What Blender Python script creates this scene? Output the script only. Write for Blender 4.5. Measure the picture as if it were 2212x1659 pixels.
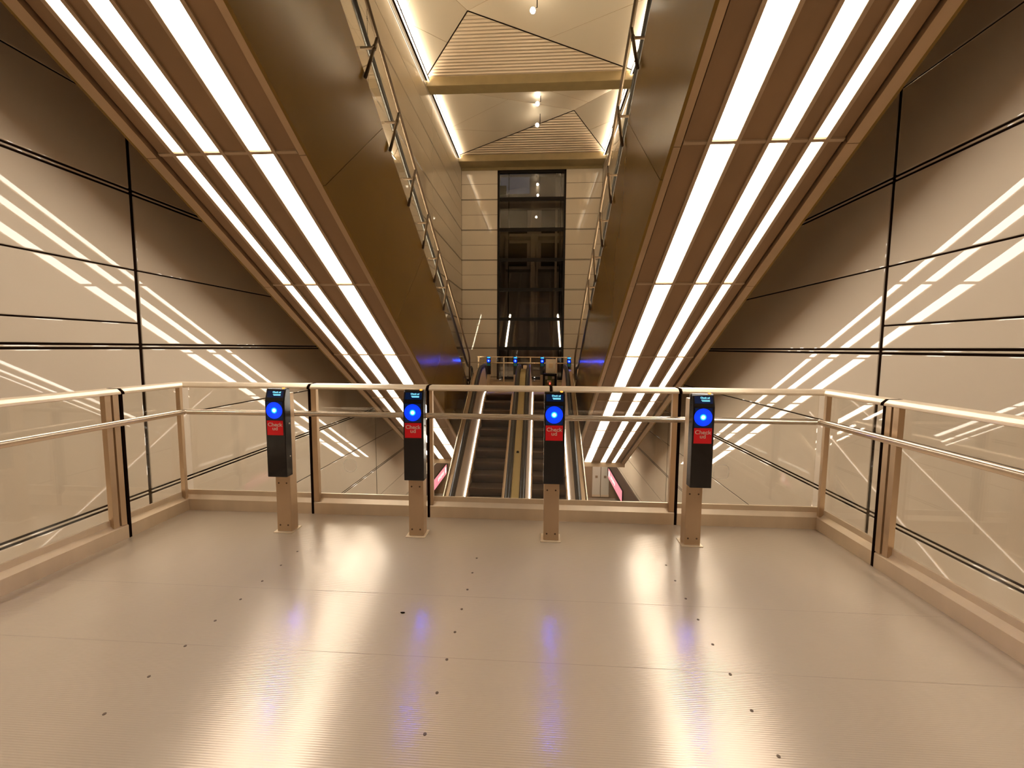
import bpy, bmesh, math, random
from mathutils import Vector, Matrix
random.seed(7)
for o in list(bpy.data.objects): bpy.data.objects.remove(o)
S = bpy.context.scene
COL = S.collection

# ------------------------------------------------------------------ camera
PITCH, YAW, ROLL, FPX = math.radians(-4.8107), math.radians(-3.5165), math.radians(0.3785), 920.0
fw = Vector((math.sin(YAW)*math.cos(PITCH), math.cos(YAW)*math.cos(PITCH), math.sin(PITCH)))
rt = Vector((math.cos(YAW), -math.sin(YAW), 0)); up = rt.cross(fw)
r2 = rt*math.cos(ROLL)+up*math.sin(ROLL); u2 = up*math.cos(ROLL)-rt*math.sin(ROLL)
cd = bpy.data.cameras.new('camera'); cam = bpy.data.objects.new('camera', cd); COL.objects.link(cam)
cd.sensor_width = 36; cd.sensor_fit = 'HORIZONTAL'; cd.lens = 36*FPX/2212; cd.clip_start = .05; cd.clip_end = 200
M = Matrix((r2, u2, -fw)).transposed().to_4x4(); M.translation = Vector((0, 0, 1.55)); cam.matrix_world = M
S.camera = cam
# ------------------------------------------------------------------ world, exposure, lamp strengths
w = bpy.data.worlds.new('world'); S.world = w; w.use_nodes = True
w.node_tree.nodes['Background'].inputs[0].default_value = (1.0, .8, .55, 1); w.node_tree.nodes['Background'].inputs[1].default_value = .001
S.view_settings.view_transform = 'Standard'; S.view_settings.look = 'None'; S.view_settings.gamma = 1
S.view_settings.exposure = 0.62; S.view_settings.use_curve_mapping = False
LIGHT = (1.0, .925, .81)
STRIP = 9.8          # light strips under the escalators
COVE = 60.0          # cove lights along the hall ceiling
SKIRT = 4.5          # skirt lights of the lower escalators
DECK = 120.0          # unseen uplights added on the overhead escalators to brighten the upper hall
UNDER = 18.0         # unseen fill lamps added below the landing and slab to brighten the lower level

# ------------------------------------------------------------------ materials
def mat(name, col, rough=.5, metal=0., spec=.5, emit=None, est=0., bump=None, var=None, aniso=0.):
    m = bpy.data.materials.new(name); m.use_nodes = True
    nt = m.node_tree; b = nt.nodes['Principled BSDF']
    b.inputs['Base Color'].default_value = (*col, 1); b.inputs['Roughness'].default_value = rough
    b.inputs['Metallic'].default_value = metal; b.inputs['Specular IOR Level'].default_value = spec
    if aniso: b.inputs['Anisotropic'].default_value = aniso
    if emit: b.inputs['Emission Color'].default_value = (*emit, 1); b.inputs['Emission Strength'].default_value = est
    tc = nt.nodes.new('ShaderNodeTexCoord')
    if var:      # (scale xyz, amount): soft mottling of the base colour
        mp = nt.nodes.new('ShaderNodeMapping'); mp.inputs['Scale'].default_value = var[0]
        nz = nt.nodes.new('ShaderNodeTexNoise'); nz.inputs['Scale'].default_value = 1; nz.inputs['Detail'].default_value = 4
        rp = nt.nodes.new('ShaderNodeValToRGB'); a = var[1]
        rp.color_ramp.elements[0].position = .3; rp.color_ramp.elements[1].position = .7
        rp.color_ramp.elements[0].color = (*[c*(1-a) for c in col], 1); rp.color_ramp.elements[1].color = (*[min(1, c*(1+a)) for c in col], 1)
        nt.links.new(tc.outputs['Object'], mp.inputs[0]); nt.links.new(mp.outputs[0], nz.inputs[0])
        nt.links.new(nz.outputs[0], rp.inputs[0]); nt.links.new(rp.outputs[0], b.inputs['Base Color'])
    if bump:     # ('wave', axis, scale, strength, dist) or ('noise', scale xyz, strength, dist)
        bp = nt.nodes.new('ShaderNodeBump')
        if bump[0] == 'wave':
            t = nt.nodes.new('ShaderNodeTexWave'); t.bands_direction = bump[1]; t.inputs['Scale'].default_value = bump[2]
            t.inputs['Distortion'].default_value = 0; nt.links.new(tc.outputs['Object'], t.inputs[0]); st, ds = bump[3], bump[4]
            o = t.outputs['Fac']
        else:
            mp2 = nt.nodes.new('ShaderNodeMapping'); mp2.inputs['Scale'].default_value = bump[1]
            t = nt.nodes.new('ShaderNodeTexNoise'); t.inputs['Scale'].default_value = 1; t.inputs['Detail'].default_value = 3
            nt.links.new(tc.outputs['Object'], mp2.inputs[0]); nt.links.new(mp2.outputs[0], t.inputs[0]); st, ds = bump[2], bump[3]
            o = t.outputs[0]
        bp.inputs['Strength'].default_value = st; bp.inputs['Distance'].default_value = ds
        nt.links.new(o, bp.inputs['Height']); nt.links.new(bp.outputs[0], b.inputs['Normal'])
    return m

def glass(name, tint, ior=1.5, extra=0.0, rough=.0):
    m = bpy.data.materials.new(name); m.use_nodes = True; nt = m.node_tree; nt.nodes.clear()
    out = nt.nodes.new('ShaderNodeOutputMaterial'); tr = nt.nodes.new('ShaderNodeBsdfTransparent'); gl = nt.nodes.new('ShaderNodeBsdfGlossy')
    tr.inputs[0].default_value = (*tint, 1); gl.inputs['Roughness'].default_value = rough; gl.inputs[0].default_value = (1, 1, 1, 1)
    fr = nt.nodes.new('ShaderNodeFresnel'); ge = nt.nodes.new('ShaderNodeNewGeometry'); mr = nt.nodes.new('ShaderNodeMapRange')
    mr.inputs['To Min'].default_value = ior; mr.inputs['To Max'].default_value = 1/ior     # both faces of the thin pane reflect alike
    nt.links.new(ge.outputs['Backfacing'], mr.inputs['Value']); nt.links.new(mr.outputs['Result'], fr.inputs[0]); mx = nt.nodes.new('ShaderNodeMixShader')
    ad = nt.nodes.new('ShaderNodeMath'); ad.operation = 'ADD'; ad.inputs[1].default_value = extra; ad.use_clamp = True
    nt.links.new(fr.outputs[0], ad.inputs[0]); nt.links.new(ad.outputs[0], mx.inputs[0])
    nt.links.new(tr.outputs[0], mx.inputs[1]); nt.links.new(gl.outputs[0], mx.inputs[2]); nt.links.new(mx.outputs[0], out.inputs[0])
    return m

WALL = mat('enamel_wall_panel', (.53, .44, .338), .015, 0, .5, var=((.35, .35, .35), .03))
GAP = mat('dark_joint', (.010, .005, .003), .9, 0, .0)
FLOOR = mat('ribbed_aluminium_floor', (.50, .40, .30), .20, .25, .5, var=((1.2, .5, 1), .05), bump=('wave', 'Y', 31.4, .16, .003))
STEEL = mat('brushed_steel', (.72, .57, .395), .36, .3, .5, var=((6, 6, 1.5), .06), bump=('noise', (3, 60, 60), .05, .003))
STEEL_D = mat('brushed_steel_plate', (.56, .40, .25), .34, .6, .5, var=((4, 4, 2), .08))
TUBE = mat('polished_steel_tube', (.72, .59, .44), .24, .8, .5)
SOFFIT = mat('bronze_soffit_panel', (.27, .155, .075), .45, .1, .4, var=((.8, .8, .8), .10))
TRIM = mat('soffit_trim', (.42, .29, .175), .38, .2, .5)
LIP = mat('soffit_edge_steel', (.42, .28, .16), .36, .5, .5, var=((2, 2, 2), .08))
FASCIA = mat('bronze_side_panel', (.215, .125, .03), .18, .0, .10, var=((.4, .4, .4), .07), bump=('noise', (.9, .9, .9), .12, .05))
RAILD = mat('dark_bronze_tube', (.09, .055, .03), .4, .3)
BLACK = mat('black_rubber', (.012, .009, .007), .35)
BRASS = mat('brass_deck', (.50, .38, .16), .35, .4, .5)
STEP = mat('escalator_step', (.18, .12, .075), .3, .6, .5, bump=('wave', 'X', 34, .5, .004))
DARK = mat('dark_bulkhead', (.055, .032, .02), .5)
BROWN = mat('brown_cladding', (.28, .18, .10), .45)
PALE = mat('pale_door_panel', (.62, .56, .46), .35)
BEAM = mat('ceiling_beam', (.24, .17, .075), .5, var=((2, 2, 2), .1))
FACET = mat('ceiling_facet', (.72, .62, .49), .32, .25, .5)
CORR = mat('corrugated_facet', (.58, .46, .33), .42, .2, .5, bump=('wave', 'Z', 5.2, .9, .05))
BODY = mat('reader_black_plastic', (.010, .007, .006), .13)
NAVY = mat('reader_screen_glass', (.004, .008, .03), .08, emit=(.0, .018, .085), est=.22)  # glow of the screen, and lens bloom painted on the front panel
STICK = mat('red_sticker', (.85, .004, .014), .35)
TEAL = mat('teal_sticker', (.0, .10, .13), .35)
CYAN = mat('far_screen_glass', (.0, .02, .05), .1, emit=(.02, .30, .75), est=1.1)
LETTER = mat('sticker_lettering', (.80, .56, .45), .5)
SCREENTXT = mat('screen_lettering', (.1, .3, .4), .4, emit=(.22, .75, 1.0), est=.95)
LED = mat('orange_lamp', (.5, .15, .02), .3, emit=(1, .28, .03), est=1.6)
WHITEDOT = mat('white_plastic', (.7, .62, .52), .4)
STRIPM = mat('light_strip', (.8, .75, .65), .4, emit=LIGHT, est=STRIP)
COVEM = mat('cove_lamp', (.8, .75, .65), .4, emit=(1, .87, .66), est=COVE)
COVELOW = mat('cove_strip_diffuser', (.8, .75, .65), .4, emit=(1, .88, .68), est=5.0)
SKIRTM = mat('skirt_lamp', (.8, .75, .65), .4, emit=(1, .86, .75), est=SKIRT)
DECKM = mat('upper_hall_fill', (.8, .75, .65), .4, emit=(1, .86, .60), est=DECK)
UNDERM = mat('platform_fill', (.8, .75, .65), .4, emit=LIGHT, est=UNDER)
SPOTM = mat('spot_lamp', (.8, .75, .65), .4, emit=(1, .88, .68), est=36.0)
SMALLM = mat('small_wall_lamp', (.8, .75, .65), .4, emit=(1, .9, .72), est=2.0)
PINK = mat('pink_screen', (.3, .05, .1), .3, emit=(1.0, .30, .36), est=.75)
PINKW = mat('pink_screen_lettering', (.6, .5, .5), .3, emit=(1.0, .82, .78), est=.95)
SKYP = mat('dusk_sky_pane', (.01, .012, .02), .1, emit=(.055, .062, .085), est=.9)
SHAFT = mat('lift_shaft_interior', (.32, .29, .27), .6)
GUIDE = mat('lift_guide_grey', (.34, .31, .27), .5, .3)
FRAME = mat('black_frame', (.010, .006, .004), .5, 0, .12)
GREYB = mat('grey_box', (.36, .27, .185), .5)
PCB = mat('circuit_board', (.10, .11, .02), .5, var=((14, 14, 14), .5))
REDLED = mat('red_lamp', (.4, .05, .03), .4, emit=(1, .10, .06), est=1.6)
GLASS = glass('clear_guard_glass', (.955, .945, .92), 1.5, .0)
LGLASS = glass('lift_glass', (.70, .66, .62), 1.55, .02, .02)
FILM = glass('clear_disc_film', (1, 1, 1), 1.5, .05, .1)
FILMR = mat('disc_rim', (.95, .9, .8), .3)
SPECK = mat('dark_screw', (.10, .065, .04), .5, .5)
FLOOR_D = mat('floor_joint', (.22, .16, .11), .5)

def blue_lens():
    m = bpy.data.materials.new('blue_lens_lamp'); m.use_nodes = True; nt = m.node_tree; b = nt.nodes['Principled BSDF']
    b.inputs['Base Color'].default_value = (.0, .02, .2, 1); b.inputs['Roughness'].default_value = .25
    tc = nt.nodes.new('ShaderNodeTexCoord'); ln = nt.nodes.new('ShaderNodeVectorMath'); ln.operation = 'LENGTH'
    rp = nt.nodes.new('ShaderNodeValToRGB'); dv = nt.nodes.new('ShaderNodeMath'); dv.operation = 'DIVIDE'; dv.inputs[1].default_value = .075
    e = rp.color_ramp.elements; e[0].position = .14; e[0].color = (.62, 1.0, 1.0, 1); e[1].position = 1; e[1].color = (.0, .006, .2, 1)
    for p, c in ((.22, (.02, .55, 1, 1)), (.34, (.0, .024, 1, 1)), (.86, (.0, .018, .95, 1)), (.93, (.0, .014, .5, 1))):
        q = e.new(p); q.color = c
    nt.links.new(tc.outputs['Object'], ln.inputs[0]); nt.links.new(ln.outputs['Value'], dv.inputs[0]); nt.links.new(dv.outputs[0], rp.inputs[0])
    nt.links.new(rp.outputs[0], b.inputs['Emission Color']); b.inputs['Emission Strength'].default_value = 1.6
    return m
BLUE = blue_lens()
CORE = mat('blue_lamp_core', (.1, .3, .5), .3, emit=(.012, .07, 1.0), est=800.0)

# ------------------------------------------------------------------ geometry helpers
class MB:
    def __init__(s): s.bm = bmesh.new()
    def hexa(s, p):            # 8 points: bottom ring 0-3, top ring 4-7
        v = [s.bm.verts.new(q) for q in p]
        for f in ((3, 2, 1, 0), (4, 5, 6, 7), (0, 1, 5, 4), (1, 2, 6, 5), (2, 3, 7, 6), (3, 0, 4, 7)):
            s.bm.faces.new([v[i] for i in f])
        return s
    def box(s, x0, x1, y0, y1, z0, z1):
        return s.hexa([(x0, y0, z0), (x1, y0, z0), (x1, y1, z0), (x0, y1, z0), (x0, y0, z1), (x1, y0, z1), (x1, y1, z1), (x0, y1, z1)])
    def prism(s, poly, lo, hi, ax='x'):
        def P(a, b, t): return (t, a, b) if ax == 'x' else ((a, t, b) if ax == 'y' else (a, b, t))
        A = [s.bm.verts.new(P(a, b, lo)) for a, b in poly]; B = [s.bm.verts.new(P(a, b, hi)) for a, b in poly]
        s.bm.faces.new(A); s.bm.faces.new(B[::-1]); n = len(poly)
        for i in range(n): s.bm.faces.new([A[i], B[i], B[(i+1) % n], A[(i+1) % n]])
        return s
    def tube(s, pts, r, n=12, flat=1.0, cap=True):
        pts = [Vector(p) for p in pts]; rings = []
        for i, p in enumerate(pts):
            d = (pts[min(i+1, len(pts)-1)]-pts[max(i-1, 0)]).normalized()
            a = Vector((1, 0, 0)) if abs(d.x) < .9 else Vector((0, 0, 1))
            b = d.cross(a).normalized(); a = b.cross(d).normalized()
            rings.append([s.bm.verts.new(p+a*r*math.cos(2*math.pi*k/n)+b*r*flat*math.sin(2*math.pi*k/n)) for k in range(n)])
        for A, B in zip(rings, rings[1:]):
            for k in range(n): s.bm.faces.new([A[k], A[(k+1) % n], B[(k+1) % n], B[k]])
        if cap: s.bm.faces.new(rings[0][::-1]); s.bm.faces.new(rings[-1])
        return s
    def sweep(s, path, prof):  # path of (y,z); prof of (x,h): h measured upwards; open strip extruded along the path, closed profile
        rings = [[s.bm.verts.new((x, y, z+h)) for x, h in prof] for y, z in path]; n = len(prof)
        for A, B in zip(rings, rings[1:]):
            for k in range(n): s.bm.faces.new([A[k], A[(k+1) % n], B[(k+1) % n], B[k]])
        s.bm.faces.new(rings[0][::-1]); s.bm.faces.new(rings[-1])
        return s
    def poly(s, pts):
        s.bm.faces.new([s.bm.verts.new(p) for p in pts]); return s
    def disc(s, c, r, ax='y', n=40, r0=0., th=.002):   # disc or ring facing -y
        cx, cy, cz = c
        def ring(rr, y): return [s.bm.verts.new((cx+rr*math.cos(2*math.pi*k/n), y, cz+rr*math.sin(2*math.pi*k/n))) for k in range(n)]
        A = ring(r, cy); B = ring(r, cy+th)
        for k in range(n): s.bm.faces.new([A[k], B[k], B[(k+1) % n], A[(k+1) % n]])
        if r0:
            C_ = ring(r0, cy); D = ring(r0, cy+th)
            for k in range(n):
                s.bm.faces.new([A[k], A[(k+1) % n], C_[(k+1) % n], C_[k]]); s.bm.faces.new([C_[k], C_[(k+1) % n], D[(k+1) % n], D[k]])
                s.bm.faces.new([B[k], D[k], D[(k+1) % n], B[(k+1) % n]])
        else: s.bm.faces.new(A); s.bm.faces.new(B[::-1])
        return s
    def build(s, name, m, parent=None, bevel=0., smooth=False, seg=2):
        bmesh.ops.recalc_face_normals(s.bm, faces=s.bm.faces)
        if bevel: bmesh.ops.bevel(s.bm, geom=list(s.bm.edges), offset=bevel, segments=seg, affect='EDGES', profile=.6, clamp_overlap=True)
        base = WORLD_LOC.get(parent.name, Vector()) if parent else Vector()
        if parent is None:      # origin at the foot of the mesh
            xs = [v.co for v in s.bm.verts]
            base = Vector(((min(v.x for v in xs)+max(v.x for v in xs))/2, (min(v.y for v in xs)+max(v.y for v in xs))/2, min(v.z for v in xs)))
        loc = base
        for v in s.bm.verts: v.co -= base
        me = bpy.data.meshes.new(name); s.bm.to_mesh(me); s.bm.free(); me.materials.append(m)
        if smooth:
            for p in me.polygons: p.use_smooth = True
        o = bpy.data.objects.new(name, me); COL.objects.link(o)
        if parent: o.parent = parent; WORLD_LOC[o.name] = base
        else: o.location = loc; WORLD_LOC[o.name] = loc
        return o
WORLD_LOC = {}
def tag(o, label=None, cat=None, group=None, kind=None):
    if label: o['label'] = label
    if cat: o['category'] = cat
    if group: o['group'] = group
    if kind: o['kind'] = kind
    return o
def thing(name, loc, label, cat, group=None, kind=None):
    o = bpy.data.objects.new(name, None); o.empty_display_size = .2; COL.objects.link(o); o.location = loc
    WORLD_LOC[o.name] = Vector(loc); return tag(o, label, cat, group, kind)
def kids(o): return [c for c in bpy.data.objects if c.parent == o]
def copy_tree(o, loc=None, parent=None):
    c = o.copy(); COL.objects.link(c); c.parent = parent
    if loc is not None: c.location = loc
    for k in kids(o): copy_tree(k, None, c)
    return c
def text_mesh(txt, size, align='CENTER', bold=.0, extrude=.0006, space=1.0):
    cu = bpy.data.curves.new('lettering', 'FONT'); cu.body = txt; cu.size = size; cu.align_x = align; cu.offset = bold; cu.extrude = extrude
    cu.space_line = space
    t = bpy.data.objects.new('lettering', cu); COL.objects.link(t)
    dg = bpy.context.evaluated_depsgraph_get(); dg.update()
    me = bpy.data.meshes.new_from_object(t.evaluated_get(dg)); bpy.data.objects.remove(t); bpy.data.curves.remove(cu)
    return me

# ------------------------------------------------------------------ dimensions
XL, XR = -5.325, 4.115            # faces of the side walls
YE = 29.55                        # face of the far end wall
ZC = 14.0                         # ceiling base
GL, GR, GB = -3.29, 2.42, 3.735   # guard lines of the landing
XC = -.605                        # centre line of the overhead escalators
C30, S30, T30 = math.cos(math.pi/6), .5, math.tan(math.pi/6)
def soff(y, c): return (c-S30*y)/C30           # height of the inclined plane c at depth y (falls away from the viewer)

# ------------------------------------------------------------------ setting: floors and slabs
fl = thing('floor', (0, 0, 0), 'ribbed metal floor of the landing', 'floor', kind='structure')
m = MB(); m.box(GL-.06, GR+.06, -5.0, GB+.06, -.06, 0); m.build('floor_plate', FLOOR, fl)
m = MB(); m.box(GL-.06, GR+.06, -5.0, GB+.06, -.55, -.06); m.build('floor_slab', STEEL_D, fl)
m = MB()
for y in (2.52, 1.99, 1.0): m.box(GL+.01, GR-.01, y-.0012, y+.0012, -.001, .0001)
m.build('floor_seam', FLOOR_D, fl)
for x in (-1.81, -.438, .935):
    for k in range(8):
        y = 1.565+.2065*k
        q = MB(); n = 10
        q.prism([(x+.0072*math.cos(2*math.pi*i/n), y+.0072*math.sin(2*math.pi*i/n)) for i in range(n)], 0, .002, 'z')
        q.build('screw', SPECK, fl)
# far landing slab, lift lobby and the platform below
m = MB(); m.box(XC-3.9, XC+3.9, 16.0, 18.1, -.62, 0); m.box(XC-1.965, XC+1.965, 15.3, 16.0, -.30, 0)
tag(m.build('floor', FLOOR), kind='structure')
m = MB(); m.box(XC-3.9, XC+3.9, 15.96, YE, -2.9, -.62); tag(m.build('floor', STEEL_D), kind='structure')
m = MB(); m.box(XL-1.2, XR+1.2, -8, 24.7, -7.5, -7.2); tag(m.build('floor', FLOOR), kind='structure')

# ------------------------------------------------------------------ setting: panelled walls
def joints(zlo, zhi):
    z = 1.54-2*20; out = []
    while z < zhi+2:
        out += [(z, 'thick'), (z+1, 'thin')]; z += 2
    return [(a, b) for a, b in out if zlo < a < zhi]
def rows(zlo, zhi, extra=()):
    js = sorted(joints(zlo, zhi)+[(e, 'thin') for e in extra]); cur = zlo; res = []
    for z, k in js:
        if k == 'thick':
            res.append((cur, z-.037)); res.append((z-.011, z+.011)); cur = z+.037
        else:
            res.append((cur, z-.009)); cur = z+.009
    res.append((cur, zhi)); return res
def side_wall(name, x, sgn):
    m = MB(); cols = [(-6.0, -2.71), (-2.65, 5.395), (5.445, 13.545), (13.595, 21.58), (21.62, YE)]
    for i, (a, b) in enumerate(cols):
        for z0, z1 in rows(-4.55, ZC-.12, (1.845,) if i < 2 else ()):
            xs = sorted((x, x-sgn*.03)); m.box(xs[0], xs[1], a, b, z0, z1)
    o = m.build(name, WALL, None, bevel=.010, seg=2)
    bk = MB(); xs = sorted((x-sgn*.013, x-sgn*.25)); bk.box(xs[0], xs[1], -6, YE+.3, -4.6, ZC+2.2); bk.build('wall_backing', GAP, o)
    tag(o, kind='structure'); return o
# sgn +1: wall on the left (room towards +x)
side_wall('wall_left', XL, 1); side_wall('wall_right', XR, -1)
m = MB()
LX0, LX1, LZ0, LZ1 = -2.86, 1.70, -.62, 13.36      # lift shaft opening in the far wall
for z0, z1 in rows(-.62, ZC-.12):
    if z1 <= LZ1+.2:
        m.box(XL+.01, LX0-.02, YE, YE+.03, z0, z1); m.box(LX1+.02, XR-.01, YE, YE+.03, z0, z1)
    else: m.box(XL+.01, XR-.01, YE, YE+.03, z0, z1)
wf = m.build('wall_far', WALL, None, bevel=.004, seg=1); tag(wf, kind='structure')
bk = MB(); bk.box(XL, LX0-.01, YE+.013, YE+.2, -.62, ZC+2); bk.box(LX1+.01, XR, YE+.013, YE+.2, -.62, ZC+2); bk.box(LX0-.01, LX1+.01, YE+.013, YE+.2, LZ1, ZC+2)
bk.build('wall_backing', GAP, wf)
m = MB(); m.box(XL, XR, -6.2, -6.0, -7.5, ZC+2); tag(m.build('wall_back', DARK), kind='structure')
# platform level: bulkhead below each wall, lower side walls and the lower end wall
for nm, x, s in (('wall_left', XL, 1), ('wall_right', XR, -1)):
    m = MB(); xs = sorted((x+s*.02, x-s*.3)); m.box(xs[0], xs[1], -6, 24.7, -5.8, -4.57)
    tag(m.build(nm, DARK), kind='structure')
    m = MB(); xs = sorted((x-s*.95, x-s*1.1)); m.box(xs[0], xs[1], -6, 24.7, -7.2, -5.8)
    tag(m.build(nm, BROWN), kind='structure')
m = MB(); m.box(XL-1.1, XR+1.1, 24.7, 24.9, -7.2, -2.9); tag(m.build('wall_far', BROWN), kind='structure')
for i, (a, b) in enumerate(((3.24, 3.70), (3.74, 4.20))):
    d = MB(); d.box(a, b, 24.62, 24.7, -7.1, -4.4); d = d.build('door_%d' % (i+1), PALE, None, bevel=.01); tag(d, kind='structure')
    q = MB(); q.box((a+b)/2-.07, (a+b)/2+.07, 24.60, 24.622, -5.98, -5.84); q.build('door_sign', BROWN, d)
    q = MB(); q.box(a, b, 24.60, 24.622, -7.1, -6.98); q.build('kick_plate', STEEL, d)
# small lamp on the lower end wall
q = MB(); q.box(2.80, 2.92, 24.55, 24.7, -4.75, -4.63)
tag(q.build('wall_lamp', SMALLM, None, bevel=.02), 'small square white lamp on the brown platform wall beside the pale doors', 'lamp')

# ------------------------------------------------------------------ setting: folded ceiling
ce = thing('ceiling', (XC, 21, ZC), 'folded metal ceiling of the hall', 'ceiling', kind='structure')
def bay(y0, y1, ap, near=True):
    A, B, C_, D = (XL, y0, ZC), (XR, y0, ZC), (XR, y1, ZC), (XL, y1, ZC)
    MB().poly([C_, D, ap]).build('corrugated_panel', CORR, ce)
    for tri in ((A, B, ap), (B, C_, ap), (D, A, ap)):
        MB().poly(list(tri)).build('smooth_panel', FACET, ce)
    q = MB()
    for p in (C_, D): q.tube([p, ap], .028, 8)
    q.build('ridge_trim', GAP, ce)
    q = MB()
    for p in (A, B): q.tube([p, ap], .009, 6)
    # fine seams across the smooth panels
    apv = Vector(ap)
    for s_, t in ((Vector(A).lerp(Vector(B), .47), apv.lerp(Vector(B), .3)), (Vector(B).lerp(Vector(C_), .45), apv.lerp(Vector(C_), .45)), (Vector(D).lerp(Vector(A), .45), apv.lerp(Vector(D), .45)), (Vector(D).lerp(Vector(A), .45), apv.lerp(Vector(A), .5))):
        q.tube([s_, t], .007, 5)
    q.build('panel_seam', TRIM, ce)
bay(12.9, 20.5, (-3.02, 18.25, 15.12)); bay(21.2, 28.5, (1.86, 25.6, 15.06))
for a, b in ((12.2, 12.9), (20.5, 21.2), (28.5, YE)):
    q = MB(); q.box(XL, XR, a, b, 13.6, ZC+.3); q.build('beam', BEAM, ce, bevel=.03)
q = MB(); q.box(XL-.2, XR+.2, -6.2, 12.2, ZC, ZC+.3); q.build('ceiling_slab', BEAM, ce)
q = MB(); q.box(XL-.2, XR+.2, 12.2, YE+.3, 15.6, 15.8); q.build('roof_slab', BEAM, ce)
q = MB(); q.box(XL+.02, XR-.02, YE-.05, YE, 13.42, 13.6); q.build('header', BEAM, ce)
for nm, x, s in (('left', XL, 1), ('right', XR, -1)):
    for a, b, w_ in ((13.0, 20.45, 'front'), (21.25, 28.45, 'rear')):
        q = MB(); xs = sorted((x+s*.05, x+s*.13)); q.box(xs[0], xs[1], a, b, 13.83, 13.845)
        o = q.build('cove_light', COVEM); tag(o, 'slim white cove light along the top of the %s wall, %s ceiling bay' % (nm, w_), 'light', 'cove lights under the ceiling')
        q = MB(); xs = sorted((x+s*.0, x+s*.17)); q.box(xs[0], xs[1], a, b, 13.81, 13.828)
        xs = sorted((x+s*.155, x+s*.17)); q.box(xs[0], xs[1], a, b, 13.828, 13.87); q.build('cove_profile', GAP, o)
        q = MB(); xs = sorted((x+s*.09, x+s*.15)); q.box(xs[0], xs[1], a, b, 13.795, 13.809); q.build('lower_strip', COVELOW, o)
def spot(x, y, z, label):
    o = thing('ceiling_spotlight', (x, y, z), label, 'light', 'spotlights hanging under the ceiling')
    q = MB(); n = 12
    bmesh.ops.create_uvsphere(q.bm, u_segments=16, v_segments=10, radius=.10, matrix=Matrix.Translation((x, y, z))); q.build('lamp', SPOTM, o, smooth=True)
    q = MB(); q.tube([(x+.04, y, z+.06), (x+.16, y, z+.10), (x+.16, y, z+.6)], .018, 8); q.build('stem', GAP, o)
spot(-.36, 17.0, 14.1, 'round spotlight under the large near ceiling bay')
spot(-.20, 23.0, 14.05, 'small round spotlight just behind the first ceiling beam')
spot(-.22, 25.2, 14.1, 'small round spotlight in the middle of the rear ceiling bay')

# ------------------------------------------------------------------ glazed lift shaft in the far wall
ls = thing('lift_shaft', ((LX0+LX1)/2, YE, LZ0), 'tall dark glazed lift shaft in the far wall', 'lift')
q = MB(); 
for x in (LX0, LX1-.12): q.box(x, x+.12, YE-.06, YE+.12, LZ0, LZ1)
q.box(LX0, LX1, YE-.06, YE+.12, LZ1-.14, LZ1); q.box(LX0, LX1, YE-.06, YE+.12, LZ0, LZ0+.18); q.build('outer_frame', FRAME, ls)
tz = [-.46+2*k for k in range(1, 7)]
for z in tz: q = MB(); q.box(LX0+.1, LX1-.1, YE-.05, YE+.10, z-.11, z+.11); q.build('transom', FRAME, ls)
zz = [LZ0+.18]+tz+[LZ1-.14]
for a, b in zip(zz, zz[1:]): q = MB(); q.box(LX0+.12, LX1-.12, YE+.01, YE+.03, a+.08, b-.08); q.build('glass_pane', LGLASS, ls)
q = MB(); q.box(LX0-.3, LX1+.3, YE+3.2, YE+3.4, LZ0, LZ1+1); q.box(LX0-.3, LX0-.1, YE+.2, YE+3.2, LZ0, LZ1+1); q.box(LX1+.1, LX1+.3, YE+.2, YE+3.2, LZ0, LZ1+1); q.box(LX0-.3, LX1+.3, YE+.2, YE+3.4, LZ1+.8, LZ1+1); q.box(LX0-.3, LX1+.3, YE+.2, YE+3.4, LZ0-.2, LZ0); q.build('shaft_wall', SHAFT, ls)
for x, wd in ((-.62, .30), (-.22, .10), (-2.2, .06), (1.05, .16), (1.38, .06)):
    q = MB(); q.box(x, x+wd, YE+.8, YE+.95, LZ0, LZ1+.5); q.build('guide_rail', GUIDE if wd > .08 else FRAME, ls)
for z0, z1 in ((9.7, 11.3), (7.4, 9.0)):
    for x0, x1 in ((-2.2, -.9), (.1, 1.35)):
        q = MB(); q.box(x0, x1, YE+1.5, YE+2.6, z0, z1); q.build('cabin_window', FRAME, ls)
        q = MB(); q.box(x0-.25, x1+.25, YE+1.6, YE+2.7, z0-.2, z1+.15); q.build('cabin_panel', SHAFT, ls)
q = MB(); q.box(LX0-.1, -.80, YE+3.10, YE+3.19, 13.0, 14.3); tag(q.build('sky_pane', SKYP, ls), 'blue dusk sky pane')
q = MB(); q.box(LX0+.05, LX0+.5, YE+1.0, YE+1.4, 12.2, 12.8); q.build('pulley_box', FRAME, ls)

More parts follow.
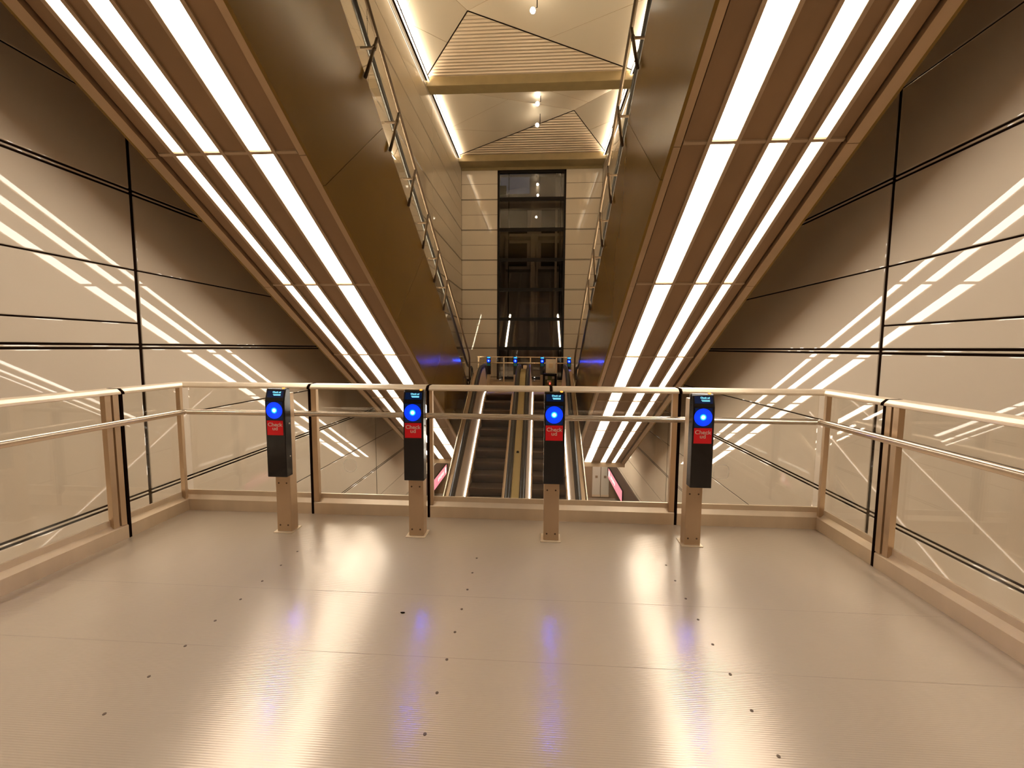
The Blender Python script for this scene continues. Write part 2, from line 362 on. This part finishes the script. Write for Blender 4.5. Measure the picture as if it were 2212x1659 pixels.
# ------------------------------------------------------------------ overhead escalators with light strips under the soffit
PS, PN = Vector((0, -C30, S30)), Vector((0, S30, C30))
def sp(x, s, c): v = PS*s+PN*c; return (x, v.y, v.z)
CS, CT = 5.6, 7.98                # soffit plane and upper edge of the side panel
JY = [-3.24, -1.235, .77, 2.775, 4.78, 6.79, 8.80, 10.80, 12.78, 14.30, 15.94]
def overhead(sg, label):
    def X(d): return XC+sg*d
    t = thing('escalator', (X(2.9), 15.94, soff(15.94, CS)), label, 'escalator')
    def slab(a, b, y0, y1, c0, c1):
        xa, xb = sorted((X(a), X(b))); q = MB()
        q.hexa([(xa, y0, soff(y0, c0)), (xb, y0, soff(y0, c0)), (xb, y1, soff(y1, c0)), (xa, y1, soff(y1, c0)),
                (xa, y0, soff(y0, c1)), (xb, y0, soff(y0, c1)), (xb, y1, soff(y1, c1)), (xa, y1, soff(y1, c1))]); return q
    strips = ((2.51, .125), (3.075, .09), (3.465, .062))
    for y0, y1 in zip(JY, JY[1:]):
        pn = MB(); e = [2.10]+[v for d, hw in strips for v in (d-hw-.006, d+hw+.006)]+[3.72]
        for a, b in zip(e[::2], e[1::2]):
            xa, xb = sorted((X(a), X(b))); yy = (y0+.012, y1-.012); c0, c1 = CS+.015, CS+.10
            pn.hexa([(xa, yy[0], soff(yy[0], c0)), (xb, yy[0], soff(yy[0], c0)), (xb, yy[1], soff(yy[1], c0)), (xa, yy[1], soff(yy[1], c0)),
                     (xa, yy[0], soff(yy[0], c1)), (xb, yy[0], soff(yy[0], c1)), (xb, yy[1], soff(yy[1], c1)), (xa, yy[1], soff(yy[1], c1))])
        pn.build('soffit_panel', SOFFIT, t)
        for d, hw in strips:
            slab(d-hw, d+hw, y0+.016, y1-.016, CS+.016, CS+.05).build('light_strip', STRIPM, t)
    q = MB()
    def addslab(a, b, y0, y1, c0, c1):
        xa, xb = sorted((X(a), X(b)))
        q.hexa([(xa, y0, soff(y0, c0)), (xb, y0, soff(y0, c0)), (xb, y1, soff(y1, c0)), (xa, y1, soff(y1, c0)),
                (xa, y0, soff(y0, c1)), (xb, y0, soff(y0, c1)), (xb, y1, soff(y1, c1)), (xa, y1, soff(y1, c1))])
    for d, hw in strips:
        for e in (d-hw-.03, d+hw+.004): addslab(e-(.012 if e < d else 0), e+.026+(0 if e < d else .012), JY[0], JY[-1], CS-.006, CS+.015)
        for a, b in ((d-hw-.006, d-hw), (d+hw, d+hw+.006)): addslab(a, b, JY[0], JY[-1], CS-.004, CS+.07)
    for y in JY[1:-1]: addslab(2.10, 3.72, y-.014, y+.014, CS-.001, CS+.07)
    q.build('strip_trim', TRIM, t)
    for y0, y1 in zip(JY, JY[1:]):
        slab(2.001, 2.075, y0+.004, y1-.004, CS-.03, CS+.10).build('inner_edge_strip', LIP, t)
        slab(3.745, 3.869, y0+.004, y1-.004, CS-.03, CS+.10).build('outer_edge_strip', LIP, t)
    # body: dark core, inner and outer side panels
    xa, xb = sorted((X(2.0), X(3.87))); b = MB()
    y0, y1 = JY[0], JY[-1]-.02
    b.prism([(y0, soff(y0, CS+.06)), (y1, soff(y1, CS+.06)), (y1+.0, soff(y1, CT-.05)), (y0, soff(y0, CT-.05))], xa, xb, 'x'); b.build('truss', GAP, t)
    for k in range(9):
        s0, s1 = 8.9-2.9*(k+1), 8.9-2.9*k-.008
        def edge(c, s):
            v = PS*s+PN*c; y, z = v.y, v.z
            if y > 15.94: y = 15.94; z = soff(y, c)
            return (y, z)
        pl = [edge(CS-.03, s0), edge(CT, s0-.9), edge(CT, s1-.9), edge(CS-.03, s1)]
        if k == 8: pl = [edge(CS-.03, -20), edge(CT, -20), edge(CT, s1-.9), edge(CS-.03, s1)]
        for nm, d0, d1 in (('inner_side_panel', 1.965, 2.0), ('outer_side_panel', 3.87, 3.90)):
            xa, xb = sorted((X(d0), X(d1))); MB().prism(pl, xa, xb, 'x').build(nm, FASCIA, t)
        if k == 8: break
    ye = 15.9
    # balustrade glass, black handrail with its end loop, tubular side rail on posts
    s0, s1 = -13.6, 11.5
    q = MB(); xa = X(2.15); q.hexa([sp(xa-.006, s0, CT), sp(xa+.006, s0, CT), sp(xa+.006, s1, CT), sp(xa-.006, s1, CT), sp(xa-.006, s0, CT+.98), sp(xa+.006, s0, CT+.98), sp(xa+.006, s1, CT+.98), sp(xa-.006, s1, CT+.98)])
    q.build('balustrade_glass', GLASS, t)
    q = MB(); xa, xb = sorted((X(2.0), X(2.26))); q.hexa([sp(xa, s0, CT-.02), sp(xb, s0, CT-.02), sp(xb, s1, CT-.02), sp(xa, s1, CT-.02), sp(xa, s0, CT+.05), sp(xb, s0, CT+.05), sp(xb, s1, CT+.05), sp(xa, s1, CT+.05)]); q.build('balustrade_base', STEEL, t)
    for a, b in ((2.86, 2.98),):
        q = MB(); xa, xb = sorted((X(a), X(b))); q.hexa([sp(xa, -11.0, CT), sp(xb, -11.0, CT), sp(xb, -2.5, CT), sp(xa, -2.5, CT), sp(xa, -11.0, CT+.02), sp(xb, -11.0, CT+.02), sp(xb, -2.5, CT+.02), sp(xa, -2.5, CT+.02)])
        q.build('fill_uplight', DECKM, t)  # hidden uplight, added to brighten the upper walls and ceiling
    q = MB(); xa, xb = sorted((X(3.64), X(3.87))); q.hexa([sp(xa, s0, CT-.05), sp(xb, s0, CT-.05), sp(xb, s1, CT-.05), sp(xa, s1, CT-.05), sp(xa, s0, CT+.10), sp(xb, s0, CT+.10), sp(xb, s1, CT+.10), sp(xa, s1, CT+.10)]); q.build('balustrade_base', STEEL, t)
    q = MB(); hx = X(2.15); v0 = PS*-14.2+PN*(CT+1.0)
    pts = [sp(hx, s1, CT+1.0), sp(hx, -13.6, CT+1.0)]
    a = Vector(pts[-1]); pts += [(hx, a.y+.35, a.z-.13), (hx, a.y+.75, a.z-.20), (hx, a.y+1.1, a.z-.20), (hx, a.y+1.28, a.z-.27), (hx, a.y+1.36, a.z-.42), (hx, a.y+1.28, a.z-.58), (hx, a.y+1.05, a.z-.66), (hx, a.y+.7, a.z-.66)]
    q.tube(pts, .045, 10, 1.0); q.build('handrail', BLACK, t, smooth=True)
    tx = X(1.925); ct = 8.87
    q = MB(); e = Vector(sp(tx, -12.6, ct)); q.tube([sp(tx, 11.5, ct), tuple(e), (tx, e.y+.22, e.z-.2), (tx, e.y+.24, .0)], .032, 10); q.build('side_rail', RAILD, t, smooth=True)
    for k in range(13):
        s = .68-1.15*k+4.6
        p1, p0 = Vector(sp(tx, s, ct)), Vector(sp(tx, s, CT-.12))
        if p0.z < .1: break
        q = MB(); q.tube([p1, p0], .026, 8); po = q.build('rail_post', RAILD, t, smooth=True)
        q = MB(); q.tube([sp(tx, s, CT+.62), sp(X(2.14), s, CT+.62)], .022, 8); q.tube([sp(tx-.0, s, CT+.585), sp(tx, s, CT+.655)], .034, 8); q.build('post_bracket', RAILD, po)
    return t
overhead(-1, 'escalator rising overhead along the left wall, three white light strips under it')
overhead(1, 'escalator rising overhead along the right wall, three white light strips under it')

# ------------------------------------------------------------------ lower pair of escalators
YN = 14.35
def nose(y):
    k = 5.0; t = y-YN; return T30*(t-math.log(1+math.exp(k*t))/k)
def path(y0, y1, n=60): return [(y0+(y1-y0)*i/n, nose(y0+(y1-y0)*i/n)) for i in range(n+1)]
step_proto = [None]
def lower_escalator(xe, outer, label):
    t = thing('escalator', (xe, YN, nose(2.0)), label, 'escalator', 'escalators between the two landings')
    ya, yb = 1.9, 15.3
    for i in range(0, 31):
        y = YN-.4*i; z = -.231*max(i, 0) if i > 0 else 0.0
        if i <= 0: z = -.012
        if step_proto[0] is None:
            q = MB(); prof = [(0, 0), (.45, 0), (.45, -.03), (.075, -.03), (.10, -.10), (.15, -.18), (.20, -.25), (.15, -.25), (.105, -.20), (.065, -.14), (.032, -.08), (.010, -.03), (0, -.012)]
            q.prism(prof, -.44, .44, 'x'); st = q.build('step', STEP, None); me = st.data; st.parent = t
            # origin back to the nosing
            bx = WORLD_LOC[st.name]
            for v in me.vertices: v.co += bx
            step_proto[0] = st; o = st
        else: o = step_proto[0].copy(); COL.objects.link(o); o.parent = t
        o.location = Vector((xe, y, z))-WORLD_LOC[t.name]
    P = path(ya, yb)
    for s in (-1, 1):
        def pr(*a): return [(xe+s*x, h) for x, h in a]
        MB().sweep(P, pr((.44, -.35), (.475, -.35), (.475, .055), (.44, .045))).build('skirt_panel', STEEL_D, t)
        MB().sweep(P, pr((.475, -.1), (.62, -.1), (.60, .84), (.585, .84), (.503, .055), (.475, .055))).build('inner_panel', STEEL, t, smooth=False)
        if not (outer < 0 and s > 0): MB().sweep(P, pr((.476, .056), (.503, .056), (.500, .072), (.480, .072))).build('skirt_light', SKIRTM, t)
        MB().sweep(P, pr((.575, .84), (.725, .84), (.715, .88), (.585, .88))).build('handrail_base', DARK, t)
        hp = [(y, z+.93) for y, z in path(ya, 15.7)]
        a = hp[-1]; pts = [(xe+s*.65, y, z) for y, z in hp]+[(xe+s*.65, a[0]+.30*math.sin(f), a[1]-.3+.30*math.cos(f)) for f in (.5, 1.0, 1.5, 2.0, 2.5, 3.0)]+[(xe+s*.65, a[0]-.5, a[1]-.6)]
        q = MB(); q.tube(pts, .052, 10, .75); q.build('handrail', BLACK, t, smooth=True)
        n = MB(); n.prism([(15.2, 0), (15.85, 0), (15.95, .3), (15.85, .75), (15.6, .86), (15.2, .86)], xe+s*.65-.02, xe+s*.65+.02, 'x'); n.build('newel_panel', LGLASS, t)
    # outer deck towards the side panel
    e = xe+outer*.845; x0, x1 = sorted((xe+outer*.725, e)); MB().sweep(P, [(x0, .70), (x1, .70), (x1, .80), (x0, .80)]).build('outer_deck', LIP, t)
    xs = sorted((xe+outer*.72, e)); MB().sweep(P, [(xe-outer*.62, -.9), (e, -.9), (e, .70), (e-outer*.04, .70), (e-outer*.04, -.5), (xe-outer*.62, -.5)]).build('truss', DARK, t)
    q = MB(); q.tube([(e, y, z+.83) for y, z in path(ya, 14.2, 30)], .024, 8); q.build('deck_rail', TUBE, t, smooth=True)
    q = MB(); q.box(xe-.44, xe+.44, 14.50, 15.32, -.01, .006); q.build('comb_plate', STEEL, t)
    return t
lower_escalator(-1.33, -1, 'left of the two escalators descending behind the glass guard')
lower_escalator(.31, 1, 'right of the two escalators descending behind the glass guard')
q = MB(); q.sweep(path(1.9, 15.3), [(-.62, .70), (-.40, .70), (-.42, .82), (-.60, .82)])
ck = q.build('escalator_deck', BRASS); tag(ck, 'brass coloured strip of decking between the two lower escalators', 'deck')
n_ = nose(10.9)
q = MB(); q.disc((-.51, 10.9, n_+.84), .035, th=.03, n=16); q.build('deck_bolt', GAP, ck)

# ------------------------------------------------------------------ glass guard round the landing
KICK = [(0, 0), (0, .105), (-.035, .14), (-.035, .185), (-.05, .185), (-.05, 0)]   # (inward, height)
def along(seg):   # helper: maps (t along, inward, z) for a guard line
    (ax, ay), (bx, by) = seg; d = Vector((bx-ax, by-ay)); L = d.length; d.normalize(); n = Vector((-d.y, d.x))
    if n.dot(Vector((-.435, 0))-Vector((ax, ay))) < 0: n = -n
    return L, (lambda t_, i, z: (ax+d.x*t_+n.x*i, ay+d.y*t_+n.y*i, z))
def extr(q, f, prof, t0, t1):
    A = [q.bm.verts.new(f(t0, a, z)) for a, z in prof]; B = [q.bm.verts.new(f(t1, a, z)) for a, z in prof]; n = len(prof)
    q.bm.faces.new(A); q.bm.faces.new(B[::-1])
    for i in range(n): q.bm.faces.new([A[i], B[i], B[(i+1) % n], A[(i+1) % n]])
RAIL = [(.02, 1.168), (.017, 1.186), (-.012, 1.211), (-.11, 1.213), (-.11, 1.168)]
def guard(segs, label, posts, discs=(), gaps=True):
    """segs: chain of lines; posts: (segment index, t, width)"""
    (ax, ay) = segs[0][0]; t = thing('glass_guard', (ax, ay, 0), label, 'guard rail', 'glass guard sections round the landing')
    rq, kq = MB(), MB()
    for i, sg in enumerate(segs):
        L, f = along(sg); a = .012 if i == 0 else 0; b = L-.012 if i == len(segs)-1 else L
        # at an inner corner the second leg starts inside the first
        extr(rq, f, RAIL, a-(.0 if i == 0 else .11), b+(.0 if i == len(segs)-1 else .11)); extr(kq, f, KICK, a-(.0 if i == 0 else .05), b+(.0 if i == len(segs)-1 else .05))
        g = MB(); extr(g, f, [(-.05, .16), (-.05, 1.185), (-.062, 1.185), (-.062, .16)], a+.01, b-.01); g.build('glass_pane', GLASS, t)
    rq.build('top_rail', STEEL, t, bevel=.004, seg=1); kq.build('kick_plate', STEEL, t)
    for i, tt, wd, two in posts:
        L, f = along(segs[i]); q = MB()
        extr(q, f, [(-.04, .12), (-.04, 1.17), (-.0, 1.17), (-.0, .12)], tt, tt+wd)
        if two: extr(q, f, [(-.045, .12), (-.045, 1.17), (-.005, 1.17), (-.005, .12)], tt+wd+.012 if two > 0 else tt-.012-wd, tt+2*wd+.012 if two > 0 else tt-.012)
        q.build('post', STEEL_D, t)
    return t
def joint(seg, label):
    L, f = along(seg); q = MB(); extr(q, f, [(.001, .0), (.001, .105), (.001, .14), (.001, 1.165), (.021, 1.167), (.018, 1.187), (-.012, 1.212), (-.108, 1.214), (-.108, 1.17), (-.06, 1.165), (-.06, 0)], -.011, .011)
    return q
JX = [-2.08, -.985, .115, 1.225]; LY = 3.15; RY = 3.11
cl, cr = (GL, GB), (GR, GB)
segsets = [
    ([((GL, -3.0), (GL, LY))], 'long left glass guard section in the foreground, beside the left wall', [(0, LY+3-.012-.055, .045, -1)]),
    ([((GL, LY), (GL, GB)), ((GL, GB), (JX[0], GB))], 'L-shaped glass guard section turning the far left corner of the landing', [(0, GB-LY-.035, .03, 0)]),
    ([((JX[0], GB), (JX[1], GB))], 'straight glass guard section between the first and second ticket readers, with a round clear disc', [(0, .014, .05, 0)]),
    ([((JX[1], GB), (JX[2], GB))], 'straight glass guard section between the second and third ticket readers, facing the escalators', [(0, .014, .028, 0)]),
    ([((JX[2], GB), (JX[3], GB))], 'straight glass guard section between the third and fourth ticket readers', [(0, JX[3]-JX[2]-.06, .045, 0)]),
    ([((JX[3], GB), (GR, GB)), ((GR, GB), (GR, RY))], 'L-shaped glass guard section turning the far right corner of the landing', [(1, .0, .03, 0)]),
    ([((GR, RY), (GR, -3.0))], 'long right glass guard section in the foreground, beside the right wall', [(0, .014, .045, 1)])]
for segs, lab, posts in segsets: g = guard(segs, lab, posts); 
guards = [o for o in bpy.data.objects if o.name.startswith('glass_guard')]
for i, (a, b) in enumerate((((GL, LY), (GL, GB)), ((JX[0], GB), (JX[1], GB)), ((JX[1], GB), (JX[2], GB)), ((JX[2], GB), (JX[3], GB)), ((JX[3], GB), (GR, GB)), ((GR, RY), (GR, -3.0)))):
    joint((a, b), '').build('joint_strip', GAP, [guards[1], guards[2], guards[3], guards[4], guards[5], guards[6]][i])
hr = thing('handrail', (GL+.09, -3, .955), 'round steel handrail running along the inside of the glass guard', 'handrail')
hi = .085; r = .025
q = MB(); q.tube([(GL+hi, -3.0, .955), (GL+hi, GB-hi-.03, .955), (GL+hi+.01, GB-hi-.01, .955), (GL+hi+.03, GB-hi, .955), (GR-hi-.03, GB-hi, .955), (GR-hi-.01, GB-hi-.01, .955), (GR-hi, GB-hi-.03, .955), (GR-hi, -3.0, .955)], r, 16); q.build('rail_tube', TUBE, hr, smooth=True)
for x in JX:
    q = MB(); q.tube([(x+.035, GB-hi+.01, .945), (x+.035, GB-.005, .925)], .009, 8); q.build('bracket', TUBE, hr, smooth=True)
for y in (3.06, 1.2): 
    for x, s in ((GL, 1), (GR, -1)):
        q = MB(); q.tube([(x+s*(hi-.01), y, .945), (x+s*.005, y, .925)], .009, 8); q.build('bracket', TUBE, hr, smooth=True)
def film(cx, cz, w_, h_, rr, label):  # clear disc with a pale rim, set on the guard glass
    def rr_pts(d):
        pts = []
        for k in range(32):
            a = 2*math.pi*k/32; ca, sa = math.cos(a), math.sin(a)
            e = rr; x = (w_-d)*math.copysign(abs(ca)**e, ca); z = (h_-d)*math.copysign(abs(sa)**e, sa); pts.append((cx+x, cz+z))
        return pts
    o = MB(); o.prism(rr_pts(0), GB+.0485, GB+.0495, 'y'); o = o.build('glass_disc', FILM); tag(o, label, 'sticker')
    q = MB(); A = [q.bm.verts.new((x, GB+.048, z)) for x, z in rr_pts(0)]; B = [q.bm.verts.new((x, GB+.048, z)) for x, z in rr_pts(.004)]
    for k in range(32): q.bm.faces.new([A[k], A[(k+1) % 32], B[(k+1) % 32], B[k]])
    q.build('disc_rim', FILMR, o); return o
film(-1.735, .455, .066, .066, 1.0, 'round clear disc with a pale rim on the glass between the first and second ticket readers')
film(1.62, .475, .068, .066, .62, 'rounded square clear disc with a pale rim on the glass right of the fourth ticket reader')

# ------------------------------------------------------------------ ticket readers
def reader(loc, label, group):
    x, y, z0 = loc; t = thing('ticket_reader', loc, label, 'ticket reader', group)
    def Q(): return MB()
    q = Q(); q.box(x-.085, x+.078, y-.025, y+.125, 0, .006); q.build('base_plate', STEEL, t, bevel=.001, seg=1)
    q = Q(); q.box(x-.062, x+.062, y, y+.10, .006, 1.17); po = q.build('post', STEEL_D, t, bevel=.006)
    for dx in (-.035, .032):
        for z in (.06, .42):
            k = Q(); k.disc((x+dx, y-.0015, z), .007, th=.002, n=12); k.build('screw', SPECK, po)
    hx = x+.012; w_ = .08; fy = y-.088
    prof = [(fy, .497), (fy, 1.118), (fy+.006, 1.14), (fy+.026, 1.202), (fy+.036, 1.213), (fy+.05, 1.217), (fy+.082, 1.212), (fy+.086, 1.19), (fy+.086, .497)]
    q = Q(); q.prism(prof, hx-w_, hx+w_, 'x'); hd = q.build('reader_housing', BODY, t, bevel=.006, seg=2)
    q = Q(); q.disc((0, -.0015, 0), .066, th=.004, n=48); le = q.build('blue_lens', BLUE, None); le.parent = hd
    le.location = Vector((hx-.004, fy, 1.042))-Vector(loc)
    for v in le.data.vertices: v.co.z += -.066   # keep the lamp centred on its origin
    for v in le.data.vertices: v.co.y -= .0
    # screen on the tilted top face, with its lettering
    p0, p1 = Vector((0, fy+.0075, 1.145)), Vector((0, fy+.0245, 1.198)); d = (p1-p0).normalized(); nn = Vector((0, -d.z, d.y)); 
    def on(u, v, h=0.): p = p0+d*v+nn*h; return (hx+u, p.y, p.z)
    q = Q(); q.hexa([on(-.066, 0, -.002), on(.066, 0, -.002), on(.066, .055, -.002), on(-.066, .055, -.002), on(-.066, 0, .0008), on(.066, 0, .0008), on(.066, .055, .0008), on(-.066, .055, .0008)])
    sc = q.build('screen', NAVY, hd)
    me = text_mesh('Check ud', .0175, 'RIGHT', .0004); me.materials.clear(); me.materials.append(SCREENTXT)
    for v in me.vertices: v.co = Vector(on(.045+v.co.x, .038+v.co.y, .0014+v.co.z))-Vector(loc)
    o = bpy.data.objects.new('screen_heading', me); COL.objects.link(o); o.parent = sc
    q = Q()
    for (a, b), v in (((-.018, .045), .024), ((-.013, .045), .016)):
        q.hexa([on(a, v, .0008), on(b, v, .0008), on(b, v+.0042, .0008), on(a, v+.0042, .0008), on(a, v, .0014), on(b, v, .0014), on(b, v+.0042, .0014), on(a, v+.0042, .0014)])
    q.build('screen_small_print', SCREENTXT, sc)
    q = Q(); q.box(hx-.066, hx+.062, fy-.0006, fy+.001, .966, 1.112); q.build('glowing_front_glass', NAVY, hd)  # weak emission paints the blue lens bloom onto this panel
    q = Q(); q.disc((hx-.004, fy-.0032, 1.042), .010, th=.002, n=20); q.build('lamp_core', CORE, hd)
    q = Q(); q.tube([(hx+.052, fy+.046, 1.212), (hx+.052, fy+.046, 1.2215)], .011, 12); q.build('indicator_lamp', LED, hd)
    q = Q(); q.box(hx-.068, hx+.064, fy-.0015, fy+.001, .842, .960); stk = q.build('red_sticker', STICK, hd)
    me = text_mesh('Check\nud', .049, 'CENTER', .0006, .0006, .74); me.materials.clear(); me.materials.append(LETTER)
    for v in me.vertices: v.co = Vector((hx-.002+v.co.x*.93, fy-.0024-v.co.z, .914+v.co.y*.86))-Vector(loc)
    o = bpy.data.objects.new('sticker_text', me); COL.objects.link(o); o.parent = stk
    q = Q(); q.tube([(hx+w_-.002, fy+.055, .93), (hx+w_+.006, fy+.055, .93)], .006, 10); q.tube([(hx+w_-.002, fy+.055, .66), (hx+w_+.004, fy+.055, .66)], .005, 10); q.build('side_lock', WHITEDOT, hd)
    return t
RX = [-2.108, -.985, .118, 1.232]
NEARL = ['ticket reader on a steel post, leftmost of the four near ones on the landing', 'second ticket reader from the left of the four near ones on the landing',
         'third ticket reader from the left of the four near ones, before the right lower escalator', 'ticket reader on a steel post, rightmost of the four near ones on the landing']
r0 = reader((RX[0], 3.335, 0), NEARL[0], 'ticket readers on the near landing')
for x, l in zip(RX[1:], NEARL[1:]): c = copy_tree(r0, (x, 3.335, 0)); c['label'] = l
FX = [-1.995, -.925, .143, 1.205]
FARL = ['leftmost of the four far ticket readers glowing blue beyond the escalators', 'second from the left of the four far ticket readers beyond the escalators',
        'third from the left of the four far ticket readers, left of the pale cabinet', 'rightmost of the four far ticket readers, right of the pale cabinet']
def recolour(o):        # the far readers carry a teal sticker and a brighter screen
    for k in kids(o):
        if k.name.startswith('red_sticker'):
            k.name = 'teal_sticker'; k.data = k.data.copy(); k.data.materials[0] = TEAL
        elif k.name.startswith('screen') and not k.name.startswith('screen_'):
            k.data = k.data.copy(); k.data.materials[0] = CYAN
        elif k.name.startswith('sticker_text'): bpy.data.objects.remove(k); continue
        recolour(k)
first = None
for x, l in zip(FX, FARL):
    if first is None: c = first = copy_tree(r0, (x, 17.05, 0)); recolour(c)
    else: c = copy_tree(first, (x, 17.05, 0))
    c['label'] = l; c['group'] = 'ticket readers on the far landing'

# ------------------------------------------------------------------ far landing: guard, open cabinet
fg = thing('glass_guard', (-.6, 17.6, 0), 'far glass guard behind the distant blue ticket readers', 'guard rail')
q = MB(); q.box(XC-1.94, XC+1.94, 17.55, 17.67, 1.17, 1.20); q.build('top_rail', STEEL_D, fg)
q = MB(); q.tube([(XC-1.94, 17.48, .945), (XC+1.94, 17.48, .945)], .025, 10); q.build('rail_tube', TUBE, fg, smooth=True)
q = MB(); q.box(XC-1.94, XC+1.94, 17.6, 17.64, 0, .16); q.build('kick_plate', STEEL_D, fg)
q = MB(); q.box(XC-1.94, XC+1.94, 17.61, 17.622, .14, 1.17); q.build('glass_pane', GLASS, fg)
for x in (-2.5, -1.45, -.35, .72, 1.25):
    q = MB(); q.box(x, x+.05, 17.56, 17.6, .0, 1.16); q.build('post', STEEL_D, fg)
cb = thing('control_cabinet', (.47, 16.35, 0), 'pale grey cabinet with an open dark lower box between the far escalator ends', 'cabinet')
q = MB(); q.box(.29, .67, 16.4, 16.6, .60, 1.14); q.build('upper_cover', GREYB, cb, bevel=.02)
q = MB(); q.box(.40, .56, 16.385, 16.402, .80, .98); q.build('cover_plate', LIP, cb, bevel=.01)
q = MB(); q.box(.18, .70, 16.3, 16.34, .02, .60); q.box(.18, .22, 16.1, 16.34, .02, .60); q.box(.66, .70, 16.1, 16.34, .02, .60); q.box(.18, .70, 16.1, 16.34, .55, .60); q.box(.18, .70, 16.1, 16.34, .02, .09); q.build('open_box', FRAME, cb)
q = MB(); q.box(.25, .62, 16.26, 16.3, .12, .5); q.build('circuit_board', PCB, cb)
q = MB(); q.box(.27, .36, 16.2, 16.26, .38, .5); q.box(.52, .62, 16.2, 16.26, .4, .48); q.box(.34, .5, 16.18, 16.26, .26, .34); q.build('relay', GREYB, cb)
q = MB(); q.box(.42, .47, 16.14, 16.2, .19, .25); q.build('warning_lamp', REDLED, cb)
q = MB(); q.box(-.58, -.44, 16.3, 16.6, 0, .9); tag(q.build('bollard', STEEL_D, None, bevel=.02), 'narrow pale steel post between the far ends of the two lower escalators', 'post')

# ------------------------------------------------------------------ platform level: pink screens, added fill lamps
for nm, x, s in (('left', XL, 1), ('right', XR, -1)):
    t = thing('advertising_screen', (x+s*.06, 22, -5.75), 'glowing pink advertising screen low on the %s bulkhead below the escalators' % nm, 'screen', 'pink screens')
    q = MB(); xs = sorted((x+s*.021, x+s*.07)); q.box(xs[0], xs[1], 20.0, 24.0, -5.78, -5.16); q.build('screen_case', FRAME, t)
    q = MB(); xs = sorted((x+s*.07, x+s*.078)); q.box(xs[0], xs[1], 20.05, 23.95, -5.74, -5.20); q.build('screen_face', PINK, t)
    q = MB(); xs = sorted((x+s*.078, x+s*.082))
    for k in range(5): q.box(xs[0], xs[1], 21.9+.28*k, 22.06+.28*k, -5.56+.03*(k % 2), -5.38)
    q.box(xs[0], xs[1], 23.55, 23.85, -5.62, -5.3)
    q.build('screen_graphic', PINKW, t)
def fill_bar(x, y0, y1, z, m_, wd, label, grp):  # unseen bars, added to brighten the lower walls and doors
    q = MB(); q.box(x-wd/2, x+wd/2, y0, y1, z-.05, z); o = q.build('fill_light', m_); tag(o, label, 'light', grp)
    h = MB(); h.box(x-wd/2-.02, x+wd/2+.02, y0-.02, y1+.02, z, z+.05); h.build('fill_housing', STEEL_D, o)
for x, w_ in ((-4.3, 'left'), (-.4, 'middle'), (3.2, 'right')):
    fill_bar(x, -4, 3.0, -.62, UNDERM, .3, 'long unseen fill light added under the near landing, %s row' % w_, 'added fill lights below the landing')
for x, w_ in ((-4.0, 'left'), (2.9, 'right')):
    fill_bar(x, 17.2, 23.5, -2.95, UNDERM, .3, 'unseen fill light added over the platform beyond the escalators, %s row' % w_, 'added fill lights over the platform')
# upper slab behind the viewpoint
q = MB(); q.box(XL, XR, -6, -3.2, 8.2, 8.8); tag(q.build('ceiling', SOFFIT), kind='structure')
q = MB(); n = 7; q.prism([(-.775+.012*math.cos(2*math.pi*i/n)*(1+.4*(i % 2)), 2.33+.006*math.sin(2*math.pi*i/n)) for i in range(n)], 0.0005, .004, 'z')
tag(q.build('litter', GAP), 'tiny dark scrap of litter on the ribbed floor', 'litter')
